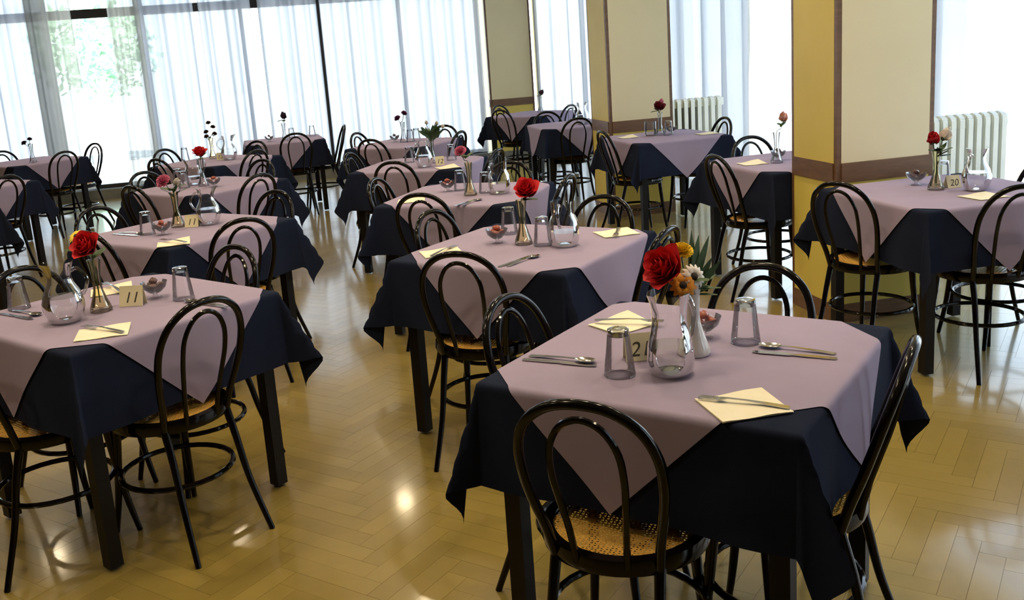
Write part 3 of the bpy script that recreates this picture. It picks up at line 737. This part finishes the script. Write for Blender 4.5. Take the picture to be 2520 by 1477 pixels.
def vase(k, x, y, m='amber', word='yellowish glass', sc_=1.0):
    o = link('bud_vase', G['vase'], None, (x, y, ZT), 0, M[m]); o.scale = (sc_,)*3
    tag(o, '%s bud vase with flared base on %s' % (word, ROOMPH[k]), 'vase', 'bud vases on the tables')
    return (x, y, ZT)
def flower(kind, m, base, head, face, label, cat='flower', scale=1.0, leaves=0, name='flower', seed=0, group='cut flowers in the vases', each=False):
    """a cut flower standing in a vase: bloom, stem, sometimes leaves"""
    b = Vector(base); h = Vector(head)
    t = thing(name, label, cat, tuple(h), 0, group)
    if each:
        for pm in G[kind+'_each']:
            o = link('petal', pm, t, (0, 0, 0), 0, M[m]); o.rotation_euler = rot_to(face); o.scale = (scale,)*3
    else:
        o = link('petals', G[kind], t, (0, 0, 0), 0, M[m]); o.rotation_euler = rot_to(face); o.scale = (scale,)*3
    if kind in ('daisy', 'gerbera'):
        c = link('centre', G['disc'], t); c.rotation_euler = rot_to(face); c.scale = (scale,)*3
    else:
        c = link('sepal', G['sepal'], t); c.rotation_euler = rot_to(face); c.scale = (scale,)*3
    st = b+Vector((0, 0, 0.03)); mid = b+Vector((0, 0, 0.18))
    pts = [st-h, mid-h, (mid-h)*0.35+Vector((0, 0, -0.012))-Vector(face).normalized()*0.01, Vector(face).normalized()*-0.004]
    link('stem', MB().tube(catmull(pts, 4), 0.0022, 6).mesh('stem', M['stem']), t)
    r = random.Random(seed)
    for q in range(leaves):
        mb = MB(); a = r.uniform(0, 6.28); blade_leaf(mb, (mid-h)*r.uniform(0.3, 0.8), (math.cos(a), math.sin(a), r.uniform(0.2, 0.9)), r.uniform(0.04, 0.07)*scale, 0.026*scale)
        link('leaf', mb.mesh('leaf', M['leaf'], True, 180), t)
    return t
def spray(base, label, dirs, L, w_, cat='foliage', droop=0.2, m='leaf', name='leaf_spray', z=0.16, face=(0, 0, 1)):
    """a stalk with separate sword-shaped leaves"""
    t = thing(name, label, cat, (base[0], base[1], base[2]), 0)
    link('stem', MB().tube([(0, 0, 0.03), (0, 0, z), (0.004, 0.002, z+0.04)], 0.0025, 6).mesh('stem', M['stem']), t)
    for i, d in enumerate(dirs):
        mb = MB(); blade_leaf(mb, (0, 0, z+0.012*(i % 3)), d, L*(0.8+0.4*((i*37) % 10)/10), w_, droop, face)
        link('leaf', mb.mesh('leaf', M[m], True, 180), t)
    return t
def glass(k, x, y, which):
    t = thing('tumbler', 'upturned tumbler %s on %s' % (which, ROOMPH[k]), 'glass', (x, y, ZT), 0, 'upturned drinking glasses')
    link('wall', G['tumbler'], t); link('base', G['tumbler_base'], t)
def pitcher(k, x, y, rz, kind='pitcher', sc_=1.0):
    t = thing('water_pitcher', 'clear glass water pitcher with handle on '+ROOMPH[k], 'pitcher', (x, y, ZT), R(rz), 'glass water pitchers')
    t.scale = (sc_,)*3
    link('body', G[kind], t); link('base', G[kind+'_foot'], t); link('handle', G[kind+'_handle'], t); link('water', G[kind+'_water'], t)
def bowl(k, x, y, n, m, word):
    o = link('glass_bowl', G['bowl'], None, (x, y, ZT)); tag(o, 'small footed glass bowl of sweets on '+ROOMPH[k], 'bowl', 'footed glass bowls')
    r = random.Random(int(x*100)+7)
    for i in range(n):
        a = 2*PI*i/max(1, n-1)+r.uniform(-0.3, 0.3); rr = 0.020 if i < n-1 else 0.0
        q = link('wrapped_sweet', G['blob%d' % (i % 2)], None, (x+rr*math.cos(a), y+rr*math.sin(a), ZT+(0.046 if i < n-1 else 0.064)), r.uniform(0, 6), M[m])
        tag(q, '%s wrapped sweet in the glass bowl on %s' % (word, ROOMPH[k]), 'sweet', 'sweets in the bowl on '+ROOMPH[k])
def napkin(k, x, y, rz, which, var=0, sc_=1.0):
    o = link('paper_napkin', G['napkin%d' % var], None, (x, y, ZT), R(rz)); o.scale = (sc_, sc_, 1)
    tag(o, 'cream paper napkin %s on %s' % (which, ROOMPH[k]), 'napkin', 'paper napkins')
def cut(kind, k, p, q, which, dz=0.0):
    (x0, y0), (x1, y1) = p, q; a = math.atan2(y1-y0, x1-x0)-PI/2
    o = link(kind, G[kind], None, ((x0+x1)/2, (y0+y1)/2, ZT+0.0005+dz), a)
    tag(o, 'steel %s %s on %s' % (kind, which, ROOMPH[k]), kind, 'table %ss' % kind)
def numcard(k, x, y, rz, txt, w_=0.062, h_=0.062):
    """tent card with a hand-written table number"""
    t = thing('number_card', 'small yellow %s card on %s' % ('number 21' if txt == '21' else 'table number', ROOMPH[k]), 'card', (x, y, ZT), R(rz), 'table number cards')
    mb = MB(); n = 0
    a = 0.022
    mb.v = [(-w_/2, -a, 0), (w_/2, -a, 0), (w_/2, 0, h_), (-w_/2, 0, h_), (-w_/2, a, 0), (w_/2, a, 0)]
    mb.v += [(x_, y_*0.9, z_-0.0012) for x_, y_, z_ in mb.v]
    mb.f = [(0, 1, 2, 3), (3, 2, 5, 4), (9, 8, 7, 6), (10, 11, 8, 9), (0, 6, 7, 1), (4, 5, 11, 10), (0, 3, 9, 6), (3, 4, 10, 9), (1, 7, 8, 2), (2, 8, 11, 5)]
    cd_ = link('card', mb.mesh('card', M['card'], False), t)
    fc = bpy.data.curves.new('number', 'FONT'); fc.body = txt; fc.size = h_*0.78; fc.align_x = 'CENTER'; fc.extrude = 0.0003; fc.shear = 0.25
    tmp = bpy.data.objects.new('tmp', fc); me = bpy.data.meshes.new_from_object(tmp); bpy.data.objects.remove(tmp); bpy.data.curves.remove(fc)
    me.materials.append(M['ink'])
    o = link('number', me, cd_); o.location = (0, -a*0.80-0.0006, h_*0.18)
    o.rotation_euler = (math.atan2(h_, a), 0, 0)

# --- table A
k = 'A'
pitcher(k, 0.830, 2.085, 205, 'tallpitcher', 1.0)
b = vase(k, 0.942, 2.205, 'whiteglaze', 'white glazed', 1.12)
flower('rose', 'red', b, (b[0]-0.075, b[1]-0.035, ZT+0.232), (-0.75, -0.4, 0.55), 'large red rose in the white vase on the nearest table', scale=1.65, leaves=1, name='rose', each=True)
flower('gerbera', 'orange', b, (b[0]-0.045, b[1]-0.05, ZT+0.198), (-0.25, -0.85, 0.3), 'orange gerbera below the large red rose on the nearest table', scale=0.95, name='gerbera', each=True)
flower('daisy', 'white_p', b, (b[0]-0.014, b[1]-0.045, ZT+0.215), (0.15, -0.9, 0.35), 'white daisy with dark centre on the nearest table', scale=1.0, name='daisy', each=True)
flower('ruffle', 'yellow_p', b, (b[0]-0.02, b[1]+0.015, ZT+0.258), (0.0, -0.3, 0.9), 'yellow bloom behind the large red rose on the nearest table', scale=1.05, name='carnation')
spray(b, 'fan of long dark green leaves rising behind the white daisy', [(0.55, 0.05, 0.85), (0.40, 0.15, 0.9), (0.25, 0.2, 0.95), (0.68, 0.0, 0.7), (0.1, 0.2, 0.95)], 0.135, 0.022, droop=0.02, face=(0.15, -1, 0.1))
spray(b, 'low tuft of dark green leaves at the white vase mouth', [(0.9, -0.2, 0.35), (0.7, -0.6, 0.2), (0.2, -0.9, 0.2), (-0.4, -0.8, 0.3), (0.95, 0.1, 0.5), (0.5, -0.8, 0.1), (0.85, -0.4, 0.05)], 0.07, 0.022, droop=0.1)
glass(k, 0.715, 2.130, 'beside the knife at left'); glass(k, 1.100, 2.235, 'beside the knife at right')
bowl(k, 1.018, 2.315, 3, 'sweet', 'reddish')
numcard(k, 0.800, 2.225, -8, '21', 0.075, 0.068)
napkin(k, 0.893, 1.832, 0, 'near the front corner', 0, 1.02); napkin(k, 0.862, 2.520, 20, 'near the back corner', 1, 1.0)
cut('fork', k, (0.975, 1.775), (0.822, 1.900), 'lying on the front napkin', 0.004); cut('fork', k, (0.81, 2.55), (0.94, 2.47), 'lying on the back napkin', 0.012)
cut('knife', k, (0.52, 2.338), (0.685, 2.205), 'beside the left spoon'); cut('spoon', k, (0.55, 2.355), (0.685, 2.235), 'beside the left knife', 0.0)
cut('knife', k, (1.235, 2.025), (1.075, 2.155), 'beside the right spoon'); cut('spoon', k, (1.25, 2.06), (1.115, 2.19), 'beside the right knife')
# --- table B
k = 'B'
pitcher(k, 1.020, 3.660, 60, 'carafe'); b = vase(k, 0.880, 3.785)
flower('rose', 'red', b, (b[0]+0.022, b[1]-0.01, ZT+0.212), (-0.2, -0.6, 0.75), 'single red rose in the vase on the second table right', scale=1.55, leaves=2, name='rose', seed=2, each=True)
glass(k, 0.878, 4.04, 'behind the bowl'); glass(k, 0.945, 3.72, 'between vase and pitcher')
bowl(k, 0.785, 3.865, 4, 'sweet', 'reddish')
napkin(k, 0.535, 3.79, 3, 'at the left corner'); napkin(k, 1.285, 3.787, 3, 'at the right corner')
cut('fork', k, (0.49, 3.73), (0.60, 3.86), 'lying on the left napkin', 0.006); cut('fork', k, (1.32, 3.86), (1.25, 3.70), 'lying on the right napkin', 0.006)
cut('knife', k, (0.70, 3.425), (0.855, 3.545), 'lying near the front corner'); cut('spoon', k, (0.735, 3.42), (0.87, 3.525), 'lying near the front corner')
# --- table C
k = 'C'
pitcher(k, 1.095, 5.215, 40, 'carafe'); b = vase(k, 0.935, 5.262)
flower('ruffle', 'pink', b, (b[0]-0.035, b[1], ZT+0.24), (-0.3, -0.4, 0.8), 'dusty pink bloom in the vase on the third table right', scale=1.3, leaves=3, name='carnation', seed=4)
glass(k, 0.918, 5.49, 'behind the vase'); glass(k, 1.030, 5.30, 'between vase and pitcher'); bowl(k, 0.845, 5.50, 3, 'sweet', 'reddish')
napkin(k, 0.60, 5.27, -10, 'at the left corner', 1); cut('knife', k, (0.79, 4.935), (0.93, 5.085), 'lying near the front corner')
cut('spoon', k, (0.83, 4.93), (0.955, 5.06), 'lying near the front corner')
# --- table D
k = 'D'
pitcher(k, 0.890, 6.80, 30, 'pitcher'); b = vase(k, 0.985, 7.03, 'glass', 'clear glass')
rr = random.Random(9)
spray(b, 'bushy bunch of green leaves in the vase behind the pitcher', [(rr.uniform(-1, 1)*0.75, rr.uniform(-0.6, 0.5), 0.45+0.75*rr.random()) for _ in range(34)], 0.125, 0.026, droop=0.12, face=(0.1, -1, 0.2))
for q, (dx, dz, dy) in enumerate(((0.05, 0.275, 0.0), (-0.02, 0.285, 0.02), (0.09, 0.25, -0.02))):
    flower('tulip', 'white_p', b, (b[0]+dx, b[1]+dy, ZT+dz), (dx*3, -0.1, 1), ['small white bud', 'tallest white bud', 'rightmost white bud'][q]+' in the green bunch on the fourth table', scale=0.6, name='bud')
glass(k, 0.832, 7.20, 'left of the pitcher'); glass(k, 1.135, 7.08, 'right of the card'); numcard(k, 1.010, 6.85, -5, '12')
napkin(k, 1.03, 6.64, 10, 'at the near corner', 1)
# --- table E
k = 'E'
b = vase(k, 0.995, 8.92, 'glass', 'clear glass')
flower('ruffle', 'purple', b, (b[0]-0.035, b[1], ZT+0.215), (-0.5, -0.4, 0.8), 'lower purple bloom in the vase on the fifth table right', scale=1.15, name='carnation')
flower('ruffle', 'purple', b, (b[0]+0.02, b[1], ZT+0.255), (0.4, -0.4, 0.8), 'upper purple bloom in the vase on the fifth table right', scale=1.1, name='carnation')
bowl(k, 0.922, 9.02, 2, 'sweetdark', 'dark'); glass(k, 1.055, 8.90, 'right of the vase'); glass(k, 1.12, 8.95, 'near the far-right edge')
# --- table F
k = 'F'
pitcher(k, -0.822, 3.365, 172, 'pitcher', 1.06); b = vase(k, -0.728, 3.470)
flower('rose', 'red', b, (b[0]-0.005, b[1]-0.005, ZT+0.225), (-0.35, -0.65, 0.6), 'big red rose in the vase on the front left table', scale=1.55, leaves=2, name='rose', seed=1, each=True)
flower('gerbera', 'yellow_p', b, (b[0]-0.050, b[1]+0.03, ZT+0.268), (-0.3, -0.6, 0.7), 'yellow flower behind the big red rose on the left', scale=0.8, name='gerbera', leaves=2, seed=3)
bowl(k, -0.558, 3.575, 4, 'sweetdark', 'brown'); glass(k, -0.452, 3.505, 'right of the bowl'); glass(k, -1.045, 3.66, 'left of the pitcher')
numcard(k, -0.625, 3.505, -15, '11', 0.085, 0.07)
napkin(k, -0.668, 3.155, 4, 'near the front corner'); napkin(k, -0.745, 3.78, 10, 'behind the vase', 1)
cut('fork', k, (-0.595, 3.105), (-0.745, 3.245), 'lying on the front napkin', 0.006); cut('fork', k, (-0.70, 3.70), (-0.78, 3.86), 'lying on the back napkin', 0.014)
cut('spoon', k, (-1.06, 3.63), (-0.94, 3.50), 'left of the pitcher'); cut('knife', k, (-1.09, 3.60), (-0.955, 3.46), 'left of the pitcher')
cut('spoon', k, (-0.31, 3.33), (-0.44, 3.46), 'lying near the right corner'); cut('knife', k, (-0.29, 3.30), (-0.43, 3.435), 'lying near the right corner')
# --- table G
k = 'G'
pitcher(k, -0.484, 5.18, 20, 'pitcher'); b = vase(k, -0.647, 5.207)
flower('ruffle', 'pink', b, (b[0]-0.035, b[1], ZT+0.235), (-0.4, -0.5, 0.7), 'pink carnation in the vase on the second table left', scale=1.45, leaves=3, name='carnation', seed=6)
flower('tulip', 'white_p', b, (b[0]+0.02, b[1]-0.01, ZT+0.225), (0.3, -0.4, 0.8), 'white bud beside the pink carnation', scale=0.8, leaves=1, name='bud', seed=5)
spray(b, 'green leaves beneath the pink carnation', [(0.6, -0.2, 0.7), (-0.6, -0.3, 0.5), (0.3, -0.5, 0.6), (-0.2, -0.5, 0.4), (0.8, 0, 0.4)], 0.075, 0.022, droop=0.1)
bowl(k, -0.700, 4.995, 4, 'sweet', 'reddish'); glass(k, -0.782, 5.06, 'left of the bowl'); numcard(k, -0.570, 5.165, -10, '11', 0.07, 0.062)
napkin(k, -0.616, 4.70, 5, 'near the front corner', 1); cut('spoon', k, (-0.93, 5.19), (-0.82, 5.09), 'left of the upturned glass'); cut('knife', k, (-0.955, 5.165), (-0.84, 5.05), 'left of the upturned glass')
cut('fork', k, (-0.56, 4.64), (-0.67, 4.76), 'lying on the napkin', 0.012)
# --- table H
k = 'H'
b = vase(k, -0.655, 6.95, 'glass', 'clear glass')
flower('rose', 'red', b, (b[0]+0.0, b[1], ZT+0.218), (0, -0.4, 0.9), 'flat red rose in the vase on the third table left', scale=1.5, leaves=2, name='rose', seed=8)
pitcher(k, -0.725, 7.08, 200, 'carafe'); bowl(k, -0.573, 6.82, 3, 'sweet', 'reddish'); glass(k, -0.843, 7.14, 'at the left'); glass(k, -0.785, 6.94, 'left of the vase')
# --- table I
k = 'I'
pitcher(k, -0.575, 8.76, 0, 'pitcher', 1.1); b = vase(k, -0.735, 9.02)
for q, (dx, dz) in enumerate(((-0.03, 0.235), (0.03, 0.275), (0.0, 0.315), (-0.03, 0.195), (0.04, 0.215))):
    flower('ruffle', 'brown_p', b, (b[0]+dx, b[1]-0.01*q, ZT+dz), (dx*6, -0.4, 0.8), 'brown dried %s in the vase on the fourth table left' % ['left bloom', 'right bloom', 'topmost bloom', 'lowest left bloom', 'lowest right bloom'][q], scale=0.85, name='dried_flower', leaves=1, seed=q)
glass(k, -0.985, 9.08, 'at the far left'); numcard(k, -0.66, 8.83, 0, '13')
# --- table J
k = 'J'
b = vase(k, -0.095, 10.32, 'glass', 'clear glass')
flower('tulip', 'dusk', b, (b[0]+0.02, b[1], ZT+0.235), (-0.2, -0.3, 0.9), 'single dark rose in the vase before the far curtains', scale=1.5, leaves=2, name='rose', seed=3)
bowl(k, -0.255, 10.36, 2, 'sweetdark', 'dark'); glass(k, 0.20, 10.65, 'at the right'); glass(k, -0.02, 10.52, 'behind the vase')
# --- table K
k = 'K'
b = vase(k, -2.60, 10.42, 'glass', 'clear glass')
flower('ruffle', 'dusk', b, (b[0]-0.05, b[1], ZT+0.19), (-0.4, -0.3, 0.8), 'lower dark bloom in the vase at the left edge', scale=1.1, name='dried_flower', leaves=1)
flower('ruffle', 'dusk', b, (b[0]-0.0, b[1], ZT+0.225), (0.2, -0.3, 0.9), 'upper dark bloom in the vase at the left edge', scale=0.9, name='dried_flower')
# --- table M
k = 'M'
pitcher(k, 3.045, 3.835, 20, 'pitcher'); b = vase(k, 2.925, 3.955)
flower('tulip', 'red', b, (b[0]-0.022, b[1], ZT+0.225), (-0.35, -0.4, 0.8), 'red rosebud in the vase before the nearest column', scale=1.25, leaves=0, name='rose')
flower('tulip', 'white_p', b, (b[0]+0.03, b[1], ZT+0.235), (0.4, -0.1, 0.8), 'white lily beside the red rosebud at the right edge', scale=1.25, name='lily')
spray(b, 'broad green leaves under the red rosebud at the right edge', [(0.6, -0.4, 0.5), (0.75, 0.1, 0.8), (-0.8, -0.3, 0.3), (0.9, -0.3, 0.2), (0.3, -0.6, 0.4), (-0.3, -0.6, 0.35)], 0.075, 0.036, droop=0.15)
bowl(k, 2.940, 4.125, 3, 'sweetdark', 'dark'); numcard(k, 3.018, 3.965, 0, '20', 0.07, 0.058); glass(k, 3.03, 4.05, 'behind the card')
napkin(k, 2.96, 3.68, 5, 'near the front edge')
# --- tables N, O, P, Q
bowl('N', 2.885, 5.385, 2, 'sweetdark', 'dark'); b = vase('N', 2.83, 5.30, 'glass', 'clear glass'); napkin('N', 2.70, 5.36, 0, 'at the left side', 1)
flower('tulip', 'peach', b, (b[0]+0.045, b[1], ZT+0.25), (-0.2, -0.3, 0.9), 'pale peach bloom in the vase behind the nearest column', scale=1.2, leaves=2, name='lily', seed=4)
k = 'O'
o = link('glass_jar', G['jar'], None, (2.872, 7.49, ZT)); tag(o, 'wide clear glass jar on the table before the middle column', 'jar')
b = vase(k, 2.945, 7.455, 'glass', 'clear glass')
flower('rose', 'darkred', b, (b[0]-0.01, b[1], ZT+0.215), (0, -0.5, 0.8), 'dark red rose in the vase before the middle column', scale=1.5, leaves=2, name='rose', seed=7)
flower('tulip', 'pink', b, (b[0]+0.01, b[1], ZT+0.255), (0.2, -0.2, 0.9), 'pink bud above the dark red rose', scale=0.9, name='bud')
bowl(k, 3.035, 7.45, 2, 'sweetdark', 'dark'); napkin(k, 3.25, 7.22, 0, 'at the right side'); napkin(k, 2.68, 7.50, 5, 'at the left side', 1); glass(k, 2.985, 7.38, 'beside the vase')
b = vase('P', 2.915, 11.20, 'glass', 'clear glass')
flower('tulip', 'dusk', b, (b[0]+0.01, b[1], ZT+0.215), (0.5, -0.3, 0.8), 'dark rose in the vase before the farthest column', scale=1.3, leaves=3, name='rose', seed=9)
pitcher('Q', 2.79, 9.10, 0, 'pitcher', 1.1)
spray((2.70, 9.28, ZT), 'thin arching twig beside the pitcher behind the middle column', [(0.5, 0, 0.9), (0.9, 0, 0.5), (-0.6, 0.1, 0.6)], 0.16, 0.008, droop=0.25, m='brown_p', name='twig')
bpy.context.view_layer.update()
